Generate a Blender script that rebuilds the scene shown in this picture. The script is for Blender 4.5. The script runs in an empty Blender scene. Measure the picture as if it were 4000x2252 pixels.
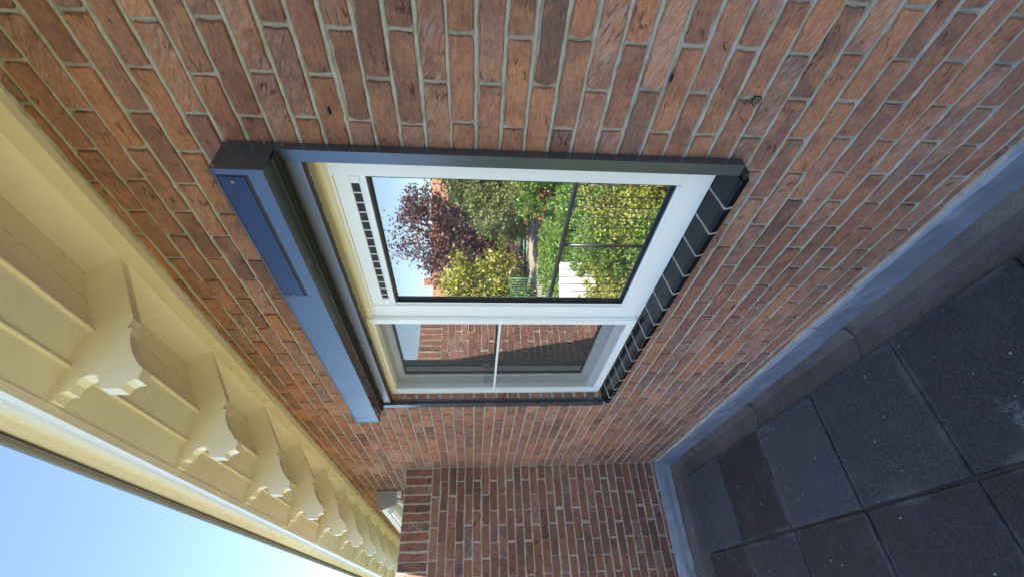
import bpy, bmesh, math, random
import numpy as np
from mathutils import Matrix, Vector
random.seed(7); rng = np.random.default_rng(7)
scene = bpy.context.scene
C = scene.collection
rad = math.radians

# ------------------------------------------------------------------ camera
# world frame: wall face y=0 (outdoors y<0), x to the right along the wall, z up, eye level z=0
cam_d = bpy.data.cameras.new('camera'); cam = bpy.data.objects.new('camera', cam_d); C.objects.link(cam)
CAM = Vector((0, -.97, 0))
RX = Vector((.07178, -.04162, -.99655)).normalized()
FW = Vector((-.7960, .5995, -.08279)); FW = (FW - FW.dot(RX)*RX).normalized()
UPV = RX.cross(FW)
M = Matrix((RX, UPV, -FW)).transposed().to_4x4(); M.translation = CAM
cam.matrix_world = M
cam_d.sensor_fit = 'HORIZONTAL'; cam_d.sensor_width = 36; cam_d.lens = 36*1720.8/4000
cam_d.clip_start = .02; cam_d.clip_end = 3000
scene.camera = cam
def project(p):
    v = Vector(p) - CAM; z = v.dot(FW)
    if z < .05: return None
    return 512 + 440.5*v.dot(RX)/z, 288 - 440.5*v.dot(UPV)/z

# ------------------------------------------------------------------ sky, sun, exposure
SUN_EL, SUN_AZ = 50.0, 78.0          # azimuth from +y towards +x
w = bpy.data.worlds.new('World'); scene.world = w; w.use_nodes = True
wn = w.node_tree; bg = wn.nodes['Background']
sky = wn.nodes.new('ShaderNodeTexSky'); sky.sky_type = 'NISHITA'; sky.sun_disc = False
sky.sun_elevation = rad(SUN_EL); sky.sun_rotation = rad(SUN_AZ)
sky.altitude = 1800; sky.air_density = 1.3; sky.dust_density = .0; sky.ozone_density = .5
wn.links.new(sky.outputs[0], bg.inputs[0]); bg.inputs[1].default_value = .074
sl = bpy.data.lights.new('sun', 'SUN'); sl.energy = 5.0; sl.angle = rad(.53); sl.color = (1, .94, .84)
so = bpy.data.objects.new('sun', sl); C.objects.link(so)
sdir = Vector((math.sin(rad(SUN_AZ))*math.cos(rad(SUN_EL)), math.cos(rad(SUN_AZ))*math.cos(rad(SUN_EL)), math.sin(rad(SUN_EL))))
so.rotation_euler = sdir.to_track_quat('Z', 'Y').to_euler(); so.location = sdir*60
scene.view_settings.view_transform = 'Standard'; scene.view_settings.look = 'None'
scene.view_settings.exposure = 2.54; scene.view_settings.gamma = 1
try:
    scene.cycles.use_denoising = True; scene.cycles.max_bounces = 10; scene.cycles.diffuse_bounces = 6
    scene.cycles.transparent_max_bounces = 12; scene.cycles.sample_clamp_indirect = 8
except Exception: pass

# ------------------------------------------------------------------ helpers
def tag(o, label=None, cat=None, group=None, kind=None):
    for k, v in (('label', label), ('category', cat), ('group', group), ('kind', kind)):
        if v: o[k] = v
    return o
def put(o, parent=None):
    C.objects.link(o)
    if parent is not None:
        o.parent = parent
        o.matrix_parent_inverse = Matrix.Translation(-Vector(parent.location))
    return o
def empty(name, loc):
    o = bpy.data.objects.new(name, None); o.location = loc; o.empty_display_size = .1; C.objects.link(o); return o
def mesh(name, V, F, mat, parent=None, smooth=False):
    me = bpy.data.meshes.new(name); me.from_pydata([tuple(v) for v in V], [], F); me.update()
    me.materials.append(mat)
    if smooth: me.polygons.foreach_set('use_smooth', [True]*len(me.polygons))
    return put(bpy.data.objects.new(name, me), parent)
def boxes(name, L, mat, parent=None, bevel=.002, seg=2, smooth=True):
    """L: list of (x0,x1,y0,y1,z0,z1) joined into one part"""
    bm = bmesh.new()
    for b in L:
        x0, x1, y0, y1, z0, z1 = b
        g = bmesh.ops.create_cube(bm, size=1)
        for v in g['verts']:
            v.co = Vector((x0+(v.co.x+.5)*(x1-x0), y0+(v.co.y+.5)*(y1-y0), z0+(v.co.z+.5)*(z1-z0)))
    if bevel: bmesh.ops.bevel(bm, geom=list(bm.edges), offset=bevel, segments=seg, profile=.6, affect='EDGES')
    me = bpy.data.meshes.new(name); bm.to_mesh(me); bm.free(); me.materials.append(mat)
    return put(bpy.data.objects.new(name, me), parent)
def box(name, x0, x1, y0, y1, z0, z1, mat, parent=None, bevel=.002, seg=2):
    return boxes(name, [(x0, x1, y0, y1, z0, z1)], mat, parent, bevel, seg)
def prism(name, prof, a0, a1, mat, parent=None, axis='x', n=1, jit=0, bevel=0):
    """closed profile [(p,q)] swept along axis: x -> (y,z) profile, y -> (x,z) profile"""
    V, F, k = [], [], len(prof)
    for i in range(n+1):
        a = a0+(a1-a0)*i/n
        for (p, q) in prof:
            j = (random.uniform(-jit, jit), random.uniform(-jit, jit)) if jit else (0, 0)
            V.append((a, p+j[0], q+j[1]) if axis == 'x' else (p+j[0], a, q+j[1]))
    for i in range(n):
        for j in range(k):
            F.append((i*k+j, i*k+(j+1) % k, (i+1)*k+(j+1) % k, (i+1)*k+j))
    F.append(tuple(range(k))[::-1]); F.append(tuple(n*k+j for j in range(k)))
    me = bpy.data.meshes.new(name); me.from_pydata(V, [], F)
    bm = bmesh.new(); bm.from_mesh(me); bmesh.ops.recalc_face_normals(bm, faces=bm.faces)
    if bevel:
        bmesh.ops.bevel(bm, geom=[e for e in bm.edges if len(e.link_faces) == 2 and e.calc_face_angle(0) > .5], offset=bevel, segments=2, profile=.6, affect='EDGES')
    bm.to_mesh(me); bm.free(); me.materials.append(mat)
    return put(bpy.data.objects.new(name, me), parent)
def tube(name, pts, r, mat, parent=None, n=8, r1=None, smooth=True):
    pts = [Vector(p) for p in pts]; V, F = [], []
    m = len(pts)
    for i, p in enumerate(pts):
        d = (pts[min(i+1, m-1)]-pts[max(i-1, 0)]).normalized()
        a = d.orthogonal().normalized(); b = d.cross(a)
        rr = r if r1 is None else r+(r1-r)*i/(m-1)
        for k in range(n):
            t = 2*math.pi*k/n; V.append(p+rr*(math.cos(t)*a+math.sin(t)*b))
    for i in range(m-1):
        for k in range(n): F.append((i*n+k, i*n+(k+1) % n, (i+1)*n+(k+1) % n, (i+1)*n+k))
    F.append(tuple(range(n))[::-1]); F.append(tuple((m-1)*n+k for k in range(n)))
    return mesh(name, V, F, mat, parent, smooth)
def cyl(name, p, d, r, h, mat, parent=None, n=16):
    p = Vector(p); d = Vector(d).normalized()
    return tube(name, [p, p+d*h*.8, p+d*h], r, mat, parent, n, smooth=False)

def ring_frame(name, ox0, ox1, oz0, oz1, ix0, ix1, iz0, iz1, y0, y1, mat, parent, bevel=.003):
    V = []
    for y in (y0, y1):
        V += [(ox0, y, oz0), (ox1, y, oz0), (ox1, y, oz1), (ox0, y, oz1), (ix0, y, iz0), (ix1, y, iz0), (ix1, y, iz1), (ix0, y, iz1)]
    F = []
    for a in range(4):
        b = (a+1) % 4
        F += [(a, b, b+4, a+4), (a+8, a+12, b+12, b+8), (a, a+8, b+8, b), (a+4, b+4, b+12, a+12)]
    me = bpy.data.meshes.new(name); me.from_pydata(V, [], F); bm = bmesh.new(); bm.from_mesh(me); bmesh.ops.recalc_face_normals(bm, faces=bm.faces)
    bmesh.ops.bevel(bm, geom=[e for e in bm.edges if len(e.link_faces) == 2 and e.calc_face_angle(0) > .5], offset=bevel, segments=3, profile=.6, affect='EDGES')
    bm.to_mesh(me); bm.free(); me.materials.append(mat); return put(bpy.data.objects.new(name, me), parent)

# ------------------------------------------------------------------ materials
class NT:
    def __init__(s, name):
        s.m = bpy.data.materials.new(name); s.m.use_nodes = True; s.t = s.m.node_tree
        s.b = s.t.nodes['Principled BSDF']; s.o = s.t.nodes['Material Output']
    def n(s, typ, ins=None, **pr):
        nd = s.t.nodes.new('ShaderNode'+typ)
        for k, v in pr.items(): setattr(nd, k, v)
        for k, v in (ins or {}).items(): s.set(nd.inputs[k], v)
        return nd
    def set(s, sock, v):
        if isinstance(v, bpy.types.NodeSocket): s.t.links.new(v, sock)
        elif isinstance(v, bpy.types.Node): s.t.links.new(v.outputs[0], sock)
        else: sock.default_value = v
    def math(s, op, a, b=0.0, c=0.0, clamp=False):
        nd = s.n('Math', {0: a, 1: b, 2: c}, operation=op); nd.use_clamp = clamp; return nd.outputs[0]
    def noise(s, vec, scale, detail=4, rough=.55, dist=0.0):
        nd = s.n('TexNoise', {'Scale': scale, 'Detail': detail, 'Roughness': rough, 'Distortion': dist})
        if vec is not None: s.set(nd.inputs['Vector'], vec)
        return nd.outputs['Fac']
    def step(s, v, a, b, lo=0.0, hi=1.0):
        nd = s.n('MapRange', {0: v, 1: a, 2: b, 3: lo, 4: hi}, interpolation_type='SMOOTHSTEP'); return nd.outputs[0]
    def ramp(s, v, stops, interp='LINEAR'):
        nd = s.n('ValToRGB', {0: v}); cr = nd.color_ramp; cr.interpolation = interp
        while len(cr.elements) < len(stops): cr.elements.new(.5)
        for e, (p, c) in zip(cr.elements, stops): e.position = p; e.color = (*c, 1) if len(c) == 3 else c
        return nd.outputs[0]
    def mix(s, f, a, b, blend='MIX'):
        nd = s.n('Mix', data_type='RGBA', blend_type=blend)
        s.set(nd.inputs[0], f)
        for i, v in ((6, a), (7, b)): s.set(nd.inputs[i], (*v, 1) if isinstance(v, tuple) and len(v) == 3 else v)
        return nd.outputs[2]
    def pos(s): return s.n('NewGeometry').outputs['Position']
    def bump(s, h, strength=.5, dist=.002):
        nd = s.n('Bump', {'Height': h, 'Strength': strength, 'Distance': dist}); s.set(s.b.inputs['Normal'], nd.outputs[0])
    def base(s, c, rough=.5, metal=0.0, **k):
        s.set(s.b.inputs['Base Color'], (*c, 1) if isinstance(c, tuple) and len(c) == 3 else c)
        s.set(s.b.inputs['Roughness'], rough); s.set(s.b.inputs['Metallic'], metal)
        for q, v in k.items(): s.set(s.b.inputs[q.replace('_', ' ')], v)
        return s.m

def brick_mat(name, stops, orange, dark=1.0):
    s = NT(name); P = s.pos()
    t = s.math('FRACT', s.math('ADD', s.n('ObjectInfo').outputs['Random'], s.n('Attribute', attribute_name='tint').outputs['Fac']))
    off = s.n('CombineXYZ', {0: s.math('MULTIPLY', t, 37.), 1: s.math('MULTIPLY', t, 91.), 2: s.math('MULTIPLY', t, 53.)})
    v = s.n('VectorMath', {0: P, 1: off}, operation='ADD').outputs[0]
    sp = s.n('SeparateXYZ', {0: v})
    t2 = s.math('FRACT', s.math('MULTIPLY', t, 7.31))
    slant = s.math('SUBTRACT', s.math('MULTIPLY', t2, .75), .22)
    zz = s.math('ADD', sp.outputs[2], s.math('MULTIPLY', s.math('ADD', sp.outputs[0], sp.outputs[1]), slant))
    cv = s.n('CombineXYZ', {0: s.math('MULTIPLY', sp.outputs[0], .55), 1: s.math('MULTIPLY', sp.outputs[1], .55), 2: s.math('MULTIPLY', zz, 1.9)})
    n1 = s.noise(v, 13, 3, .5, .6)
    n2 = s.noise(v, 190, 6, .72)
    n3 = s.noise(cv, 20, 3, .5, .45)
    ridge = s.step(s.math('ABSOLUTE', s.math('SUBTRACT', n3, .5)), .0, .020, 1., 0.)
    crease = s.math('MULTIPLY', ridge, s.step(s.noise(v, 19, 2, .5), .56, .66))
    n4 = s.noise(cv, 62, 6, .72, .9)
    pits = s.step(s.noise(cv, 95, 2, .5), .70, .75)
    col = s.ramp(t, stops)
    col = s.mix(s.math('MULTIPLY', s.step(n1, .46, .64), .6), col, orange)
    col = s.mix(s.math('MULTIPLY', s.step(s.noise(v, 10, 4, .6), .50, .64), .6), col, (.27*dark, .13*dark, .095*dark))
    col = s.mix(1., col, s.ramp(s.math('ADD', s.math('MULTIPLY', n2, .5), s.math('MULTIPLY', s.noise(v, 75, 5, .7), .5)), [(.30, (.40, .38, .38)), (.42, (.82, .80, .80)), (.55, (1.06, 1.06, 1.05)), (.70, (1.5, 1.46, 1.4))]), 'MULTIPLY')
    haze = s.math('MULTIPLY', s.step(t2, .62, .9), s.step(n4, .44, .62, 0., .4))
    col = s.mix(haze, col, (.62, .50, .45))
    col = s.mix(s.math('MULTIPLY', crease, .6), col, (.07, .036, .028))
    col = s.mix(s.math('MULTIPLY', pits, .45), col, (.08, .04, .03))
    lf = s.noise(P, 1.15, 3, .55)
    col = s.mix(1., col, s.ramp(lf, [(.32, (.72, .70, .71)), (.5, (1., 1., 1.)), (.68, (1.22, 1.20, 1.17))]), 'MULTIPLY')
    eff = s.math('MULTIPLY', s.step(s.noise(P, 5.5, 4, .65, .8), .60, .72), s.step(n4, .40, .62, 0., .38))
    col = s.mix(eff, col, (.47, .42, .40))
    spot = s.step(s.n('TexVoronoi', {'Vector': P, 'Scale': 16., 'Randomness': 1.}).outputs['Distance'], .030, .040, 1., 0.)
    spot = s.math('MULTIPLY', spot, s.step(s.noise(P, 3.3, 2), .58, .62))
    col = s.mix(s.math('MULTIPLY', spot, .8), col, (.72, .70, .66))
    h = s.math('ADD', s.math('MULTIPLY', n1, 1.3), s.math('MULTIPLY', n4, 1.25))
    h = s.math('ADD', h, s.math('MULTIPLY', n2, .45))
    h = s.math('SUBTRACT', h, s.math('MULTIPLY', crease, 1.5))
    h = s.math('SUBTRACT', h, s.math('MULTIPLY', pits, .6))
    s.bump(h, 1.0, .0095)
    return s.base(col, .9)
BR0 = [(0., (.165, .098, .084)), (.12, (.36, .176, .115)), (.27, (.25, .130, .104)), (.42, (.43, .205, .12)), (.55, (.34, .175, .128)), (.68, (.19, .110, .095)), (.8, (.41, .225, .165)), (.9, (.30, .15, .108)), (1., (.42, .195, .11))]
BR = [(p, tuple(x*k_ for x, k_ in zip(c, (1.33, 1.25, 1.18)))) for p, c in BR0]
M_brick = brick_mat('handmade_brick', BR, (.57, .27, .14))
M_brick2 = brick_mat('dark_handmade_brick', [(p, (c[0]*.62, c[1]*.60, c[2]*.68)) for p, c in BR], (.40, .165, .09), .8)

def mortar_mat():
    s = NT('mortar'); P = s.pos()
    a = s.noise(P, 330, 4, .8); b = s.noise(P, 16, 5, .7); c = s.noise(P, 3.5, 3, .5)
    col = s.ramp(b, [(.3, (.44, .395, .30)), (.5, (.64, .59, .48)), (.62, (.72, .67, .57)), (.75, (.80, .76, .68))])
    col = s.mix(s.step(a, .35, .58, .5, 0.), col, (.20, .185, .16))
    col = s.mix(s.step(c, .55, .7, 0., .5), col, (.36, .35, .30))
    s.bump(s.math('ADD', a, s.math('MULTIPLY', b, 2.2)), 1.0, .006)
    return s.base(col, .95)
M_mortar = mortar_mat()

def paint(name, c, rough=.3, wear=.0):
    s = NT(name); P = s.pos()
    n = s.noise(P, 14, 4, .6); f = s.noise(P, 160, 2, .5)
    col = s.mix(s.step(n, .4, .75, 0., .25), c, tuple(x*.92 for x in c))
    if wear:
        col = s.mix(s.math('MULTIPLY', s.step(s.noise(P, 30, 5, .7), .69, .76), wear), col, (.30, .26, .2))
    s.bump(s.math('ADD', s.math('MULTIPLY', n, 1.), s.math('MULTIPLY', f, .05)), .07, .003)
    return s.base(col, s.step(n, .3, .7, rough*.85, rough*1.2))
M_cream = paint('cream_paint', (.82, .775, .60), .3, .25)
M_fascia = paint('glossy_cream_fascia_paint', (.82, .79, .68), .18)
def pvc(name, c, r):
    q = NT(name); return q.base(q.mix(q.step(q.noise(q.pos(), 3, 3), .4, .7, 0., .3), c, tuple(x*.97 for x in c)), r)
M_pvc = pvc('white_pvc', (.87, .88, .86), .28)
M_sash = pvc('light_grey_pvc', (.60, .61, .57), .32)
def metal(name, c, rough, m=.35, ior=1.9):
    s = NT(name); P = s.pos(); f = s.noise(P, 420, 2, .5)
    return s.base(c, s.step(s.noise(P, 9, 3), .3, .7, rough*.9, rough*1.12), m, IOR=ior)
M_anth = metal('anthracite_powder_coat', (.092, .114, .148), .26, .7, 1.6)
M_anth2 = metal('dark_blue_plate', (.034, .045, .078), .22, .75, 1.6)
M_alu = metal('brushed_aluminium', (.55, .58, .62), .32, .9)
M_bar = metal('grey_anodised_bar', (.13, .14, .16), .34, .6)
M_zinc = metal('weathered_zinc', (.17, .17, .155), .6, .3)
M_steel = metal('screw_steel', (.62, .62, .60), .25, 1.)
M_railing = metal('black_railing', (.02, .02, .022), .4, .2)
M_green = metal('green_painted_steel', (.03, .16, .11), .4, .0, 1.5)
def plain(name, c, rough=.7):
    s = NT(name); n = s.noise(s.pos(), 60, 4, .6); s.bump(n, .2, .002)
    return s.base(s.mix(s.step(n, .35, .7, 0., .4), c, tuple(x*.75 for x in c)), rough)
M_black = plain('black_rubber', (.012, .012, .013), .55)
M_brush = plain('brush_pile', (.018, .018, .017), .95)
M_foam = plain('grey_foam_tape', (.20, .19, .18), .95)
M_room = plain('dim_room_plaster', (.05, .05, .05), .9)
M_curt = plain('grey_blind', (.16, .16, .16), .9)

def glass_mat(name, ior, tint=(.9, .95, .93), bumpy=.0):
    s = NT(name); t = s.t
    t.nodes.remove(s.b)
    tr = s.n('BsdfTransparent', {0: (*tint, 1)}); gl = s.n('BsdfGlossy', {'Color': (1, 1, 1, 1), 'Roughness': .004})
    fr = s.n('Fresnel', {'IOR': ior})
    P = s.pos(); nb = s.noise(P, 2.2, 2, .5)
    bp = s.n('Bump', {'Height': nb, 'Strength': bumpy, 'Distance': .004}); s.set(gl.inputs['Normal'], bp.outputs[0])
    mx = s.n('MixShader', {0: fr.outputs[0], 1: tr.outputs[0], 2: gl.outputs[0]})
    df = s.n('BsdfDiffuse', {0: (.7, .72, .72, 1)}); reflection_veil = s.math('ADD', s.step(s.noise(P, 6, 5, .65), .45, .75, 0., .035), .025)  # pale diffuse veil mixed in to lift the blacks of the reflection
    m2 = s.n('MixShader', {0: reflection_veil, 1: mx.outputs[0], 2: df.outputs[0]})
    t.links.new(m2.outputs[0], s.o.inputs[0]); return s.m
M_glass = glass_mat('coated_double_glazing', 4.4, (.86, .89, .87), .10)
def screen_mat():
    s = NT('insect_mesh'); t = s.t
    tr = s.n('BsdfTransparent', {0: (1, 1, 1, 1)})
    s.base((.06, .06, .06), .6)
    uv = s.n('SeparateXYZ', {0: s.pos()})
    wz = s.math('FRACT', s.math('MULTIPLY', uv.outputs[2], 640.)); wx = s.math('FRACT', s.math('MULTIPLY', uv.outputs[0], 640.))
    m = s.math('MAXIMUM', s.math('LESS_THAN', wz, .19), s.math('LESS_THAN', wx, .19))
    mx = s.n('MixShader', {0: m, 1: tr.outputs[0], 2: s.b.outputs[0]})
    t.links.new(mx.outputs[0], s.o.inputs[0]); return s.m
M_screen = screen_mat()

def lead_mat():
    s = NT('lead_sheet'); P = s.pos()
    n = s.noise(P, 5, 5, .6, .4); st = s.noise(s.n('Mapping', {'Vector': P, 'Scale': (60., 60., 5.)}).outputs[0], 1, 4, .6)
    col = s.ramp(n, [(.3, (.19, .215, .265)), (.55, (.235, .265, .325)), (.75, (.29, .32, .375))])
    col = s.mix(s.step(st, .64, .74, 0., .45), col, (.55, .58, .62))
    s.bump(s.math('ADD', n, s.math('MULTIPLY', s.noise(P, 60, 3), .15)), .6, .008)
    return s.base(col, s.step(n, .35, .7, .36, .55), .35)
M_lead = lead_mat()
def bitumen_mat():
    s = NT('mineral_bitumen'); P = s.pos()
    g = s.noise(P, 130, 5, .9); n = s.noise(P, 4, 4, .6)
    col = s.ramp(n, [(.3, (.085, .069, .060)), (.6, (.135, .112, .10)), (.8, (.19, .165, .15))])
    col = s.mix(1., col, s.ramp(g, [(.3, (.55, .55, .55)), (.5, (1, 1, 1)), (.72, (1.7, 1.65, 1.6))]), 'MULTIPLY')
    sp = s.step(s.n('TexVoronoi', {'Vector': P, 'Scale': 11.}).outputs['Distance'], .035, .05, 1., 0.)
    col = s.mix(s.math('MULTIPLY', sp, s.step(s.noise(P, 6, 2), .52, .56, 0., .8)), col, (.55, .54, .50))
    s.bump(g, .6, .002); return s.base(col, .8)
M_bit = bitumen_mat()
def rubber_mat():
    s = NT('rubber_crumb_tile'); P = s.pos(); oc = s.n('ObjectInfo').outputs['Color']
    g = s.noise(P, 120, 5, .9); n = s.noise(P, 6, 6, .7); st = s.noise(P, 2.4, 5, .65, .5)
    col = s.mix(1., oc, s.ramp(g, [(.32, (.30, .30, .30)), (.5, (1.0, 1.0, 1.0)), (.64, (2.6, 2.5, 2.4))]), 'MULTIPLY')
    col = s.mix(s.step(n, .50, .72, 0., .55), col, s.mix(.5, oc, (.10, .10, .10)))
    col = s.mix(s.step(st, .58, .72, 0., .45), col, (.105, .10, .095))
    o = s.n('SeparateXYZ', {0: s.n('TexCoord').outputs['Object']})
    ed = s.math('MAXIMUM', s.math('ABSOLUTE', o.outputs[0]), s.math('ABSOLUTE', o.outputs[1]))
    ed = s.math('MULTIPLY', s.step(s.math('ADD', ed, s.math('MULTIPLY', s.math('SUBTRACT', n, .5), .05)), .222, .248), s.step(n, .40, .62))
    col = s.mix(s.math('MULTIPLY', ed, .5), col, (.15, .15, .15))
    v = s.n('TexVoronoi', {'Vector': P, 'Scale': 24.}); sp = s.step(v.outputs['Distance'], .06, .10, 1., 0.)
    col = s.mix(s.math('MULTIPLY', sp, s.step(s.noise(P, 11, 2), .50, .54, 0., .85)), col, (.60, .61, .60))
    sb = s.step(s.noise(P, 3.1, 5, .6), .70, .76); col = s.mix(s.math('MULTIPLY', sb, s.step(g, .4, .6, 0., .55)), col, (.30, .33, .36))
    s.bump(s.math('ADD', g, s.math('MULTIPLY', n, .8)), 1., .004); return s.base(col, .72)
M_rub = rubber_mat()
def glaze_mat():
    s = NT('black_glazed_ceramic'); P = s.pos(); n = s.noise(P, 24, 3)
    v = s.n('TexVoronoi', {'Vector': P, 'Scale': 26.}); sp = s.math('MULTIPLY', s.step(v.outputs['Distance'], .05, .08, 1., 0.), s.step(s.noise(P, 14, 2), .56, .6, 0., .7))
    s.bump(n, .25, .003)
    return s.base(s.mix(sp, (.007, .0075, .0085), (.5, .5, .48)), s.step(n, .3, .7, .14, .24), 0., IOR=1.4)
M_glaze = glaze_mat()

def leaf_mat(name, stops, trans=.35):
    s = NT(name); t = s.n('Attribute', attribute_name='tint').outputs['Fac']
    col = s.ramp(t, stops); s.base(col, .5)
    tr = s.n('BsdfTranslucent', {0: col}); mx = s.n('MixShader', {0: trans, 1: s.b.outputs[0], 2: tr.outputs[0]})
    s.t.links.new(mx.outputs[0], s.o.inputs[0]); return s.m
L_bright = leaf_mat('bright_green_leaves', [(0., (.05, .12, .015)), (.5, (.14, .27, .035)), (1., (.28, .38, .07))])
L_yellow = leaf_mat('yellow_green_leaves', [(0., (.08, .105, .012)), (.5, (.29, .32, .035)), (.93, (.46, .44, .07)), (1., (.7, .68, .45))])
L_olive = leaf_mat('olive_leaves', [(0., (.07, .09, .025)), (.5, (.17, .20, .06)), (1., (.27, .29, .11))])
L_dark = leaf_mat('dark_green_leaves', [(0., (.03, .065, .015)), (.6, (.09, .15, .035)), (1., (.17, .24, .06))])
L_purple = leaf_mat('copper_leaves', [(0., (.04, .018, .022)), (.6, (.11, .05, .055)), (1., (.22, .11, .10))])
L_flower = leaf_mat('orange_red_flower_petals', [(0., (.42, .06, .03)), (1., (.6, .17, .07))], .2)
M_bark = plain('bark', (.07, .05, .035), .95)

# ------------------------------------------------------------------ brickwork
CH, BL, BH, BLEN = .06222, .2095, .0518, .1995      # course height, bond length, brick height, brick length
def brick_var(seed, L=BLEN, H=BH, D=.05, simple=False, jit=.0018):
    r = random.Random(seed); a, b = L/2, H/2
    c = [.0022+.0035*r.random()**2 for _ in range(4)]
    out = []
    def edge(p, q, n):
        bow = r.gauss(0, .0015); nx, nz = -(q[1]-p[1]), q[0]-p[0]; l = math.hypot(nx, nz); nx /= l; nz /= l
        for i in range(n):
            t = i/n; w_ = bow*4*t*(1-t)+(r.gauss(0, jit) if i else r.gauss(0, jit*.5))
            out.append((p[0]+(q[0]-p[0])*t+nx*w_, p[1]+(q[1]-p[1])*t+nz*w_))
    nl = 1 if simple else 6
    edge((-a+c[0], -b), (a-c[1], -b), nl); out.append((a-c[1], -b)); edge((a, -b+c[1]), (a, b-c[2]), 1 if simple else 2)
    out.append((a, b-c[2])); edge((a-c[2], b), (-a+c[3], b), nl); out.append((-a+c[3], b)); edge((-a, b-c[3]), (-a, -b+c[0]), 1 if simple else 2); out.append((-a, -b+c[0]))
    n = len(out); V = []
    ins = .0012+.0012*r.random(); tlt = r.uniform(-.0012, .0012); tl2 = r.uniform(-.0015, .0015)
    for (x, z) in out: V.append((x*(1-ins/a), tlt*x/a+tl2*z/b+r.uniform(-.0005, .0005), z*(1-ins*1.1/b)))
    for (x, z) in out: V.append((x, (.010 if D < .1 else D), z))
    F = [tuple(range(n))]
    F += [(i, i+n, (i+1) % n+n, (i+1) % n) for i in range(n)]
    return V, F
def var_mesh(name, V, F, mat):
    me = bpy.data.meshes.new(name); me.from_pydata(V, [], F); me.update(); me.materials.append(mat)
    k = len(F[0]); fl = [False]*len(F)
    for i in range(1, len(F)): fl[i] = False
    me.polygons.foreach_set('use_smooth', fl); return me
NV = 14
VAR = [var_mesh('brick', *brick_var(i), M_brick) for i in range(NV)]
VARS = [brick_var(100+i, simple=True) for i in range(NV)]
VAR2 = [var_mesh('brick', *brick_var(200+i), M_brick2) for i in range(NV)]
VARJ = [var_mesh('brick', *brick_var(300+i, D=.11), M_brick) for i in range(6)]

# main wall: mortar body with the window opening
XL, XR, ZB, ZT = -2.300, -.712, -.735, .5005
WX0, WX1, WZ0, WZ1 = -10., 4.5, -4.6, 1.25
def mortar_wall():
    V, F = [], []
    xs = sorted(set([WX0, XL, XR, WX1]+list(np.linspace(WX0, WX1, 60)))); zs = sorted(set([WZ0, ZB, ZT, WZ1]+list(np.linspace(WZ0, WZ1, 40))))
    idx = {}
    for y in (.0082, .28):
        for i, x in enumerate(xs):
            for j, z in enumerate(zs): idx[(y, i, j)] = len(V); V.append((x, y, z))
    for y in (.0082, .28):
        for i in range(len(xs)-1):
            for j in range(len(zs)-1):
                cx, cz = (xs[i]+xs[i+1])/2, (zs[j]+zs[j+1])/2
                if XL < cx < XR and ZB < cz < ZT: continue
                q = [idx[(y, i, j)], idx[(y, i+1, j)], idx[(y, i+1, j+1)], idx[(y, i, j+1)]]
                F.append(tuple(q if y < .1 else q[::-1]))
    k = len(V)
    def ring(x0, x1, z0, z1, flip):
        k = len(V)
        for y in (.0082, .28): V.extend([(x0, y, z0), (x1, y, z0), (x1, y, z1), (x0, y, z1)])
        for a in range(4):
            b = (a+1) % 4; q = (k+a, k+b, k+b+4, k+a+4); F.append(q[::-1] if flip else q)
    ring(XL, XR, ZB, ZT, True); ring(WX0, WX1, WZ0, WZ1, False)
    return V, F
wall = mesh('brick_wall', *mortar_wall(), M_mortar)
tag(wall, 'long red brick house wall in shade that surrounds the window', 'wall')
items = []
k0, k1 = -25, 16
for k in range(k0, k1+1):
    zc = .003+CH*(k+.5)
    ph = -.416-.0055 if k % 2 == 0 else -.521-.0055
    n0 = int((WX0-ph)/BL)-1; n1 = int((WX1-ph)/BL)+1
    jt = {n: random.gauss(0, .0032) for n in range(n0-1, n1+2)}
    cz = random.gauss(0, .0009)
    for n in range(n0, n1):
        a = ph+BL*n+.0098+jt[n]; b = ph+BL*(n+1)+jt[n+1]
        segs = [(a, b)]
        if ZB-.005 < zc < ZT:
            segs = []
            if a < XL: segs.append((a, min(b, XL+.004) if b > XL-.04 and False else (XL+.004 if b > XL-.04 else b)))
            if b > XR: segs.append((max(a, XR+.003) if a < XR+.012 else a, b))
        for (p, q) in segs:
            if q-p < .025 or q < WX0 or p > 3.6: continue
            if p < -3.615 < q and zc < .52: p = max(p, -3.61)
            if q < -3.61 and zc < .25: continue
            items.append((p, q, zc+cz+random.gauss(0, .0007), abs(q-XL) < .02 and ZB-.005 < zc < ZT))
def size_of(it):
    p, q, z, _ = it; a = project((p, 0, z-.025)); b = project((q, 0, z-.025)); c = project(((p+q)/2, 0, z+.025)); d = project(((p+q)/2, 0, z-.025))
    if not (a and b and c and d): return 0
    m = ((a[0]+b[0])/2, (a[1]+b[1])/2)
    if not (-12 < m[0] < 1036 and -25 < m[1] < 590): return 0
    if -2.28 < (p+q)/2 < -.75 and .49 < z < .62: return 1
    return math.hypot(a[0]-b[0], a[1]-b[1])*math.hypot(c[0]-d[0], c[1]-d[1])
items.sort(key=lambda it: -size_of(it)-(1e6 if it[3] else 0))
JV, JF, JT = [], [], []
for i, (p, q, z, jamb) in enumerate(items):
    yj = random.gauss(0, .0010); cx = (p+q)/2; sc = (q-p)/BLEN
    if i < 297:
        me = random.choice(VARJ if jamb else VAR)
        o = bpy.data.objects.new('brick', me); o.location = (cx, yj, z); o.scale = (sc, 1, 1)
        o.rotation_euler = (random.gauss(0, .014), random.gauss(0, .0055), random.gauss(0, .006)); put(o, wall)
    else:
        V, F = random.choice(VARS); k = len(JV); rz = random.gauss(0, .004); t = random.random()
        JV += [(cx+x*sc, yj+y, z+zz+x*rz) for x, y, zz in V]; JF += [tuple(a+k for a in f) for f in F]; JT += [t]*len(V)
jo = mesh('brick_field', JV, JF, M_brick, wall); tag(jo, kind='stuff')
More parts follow.
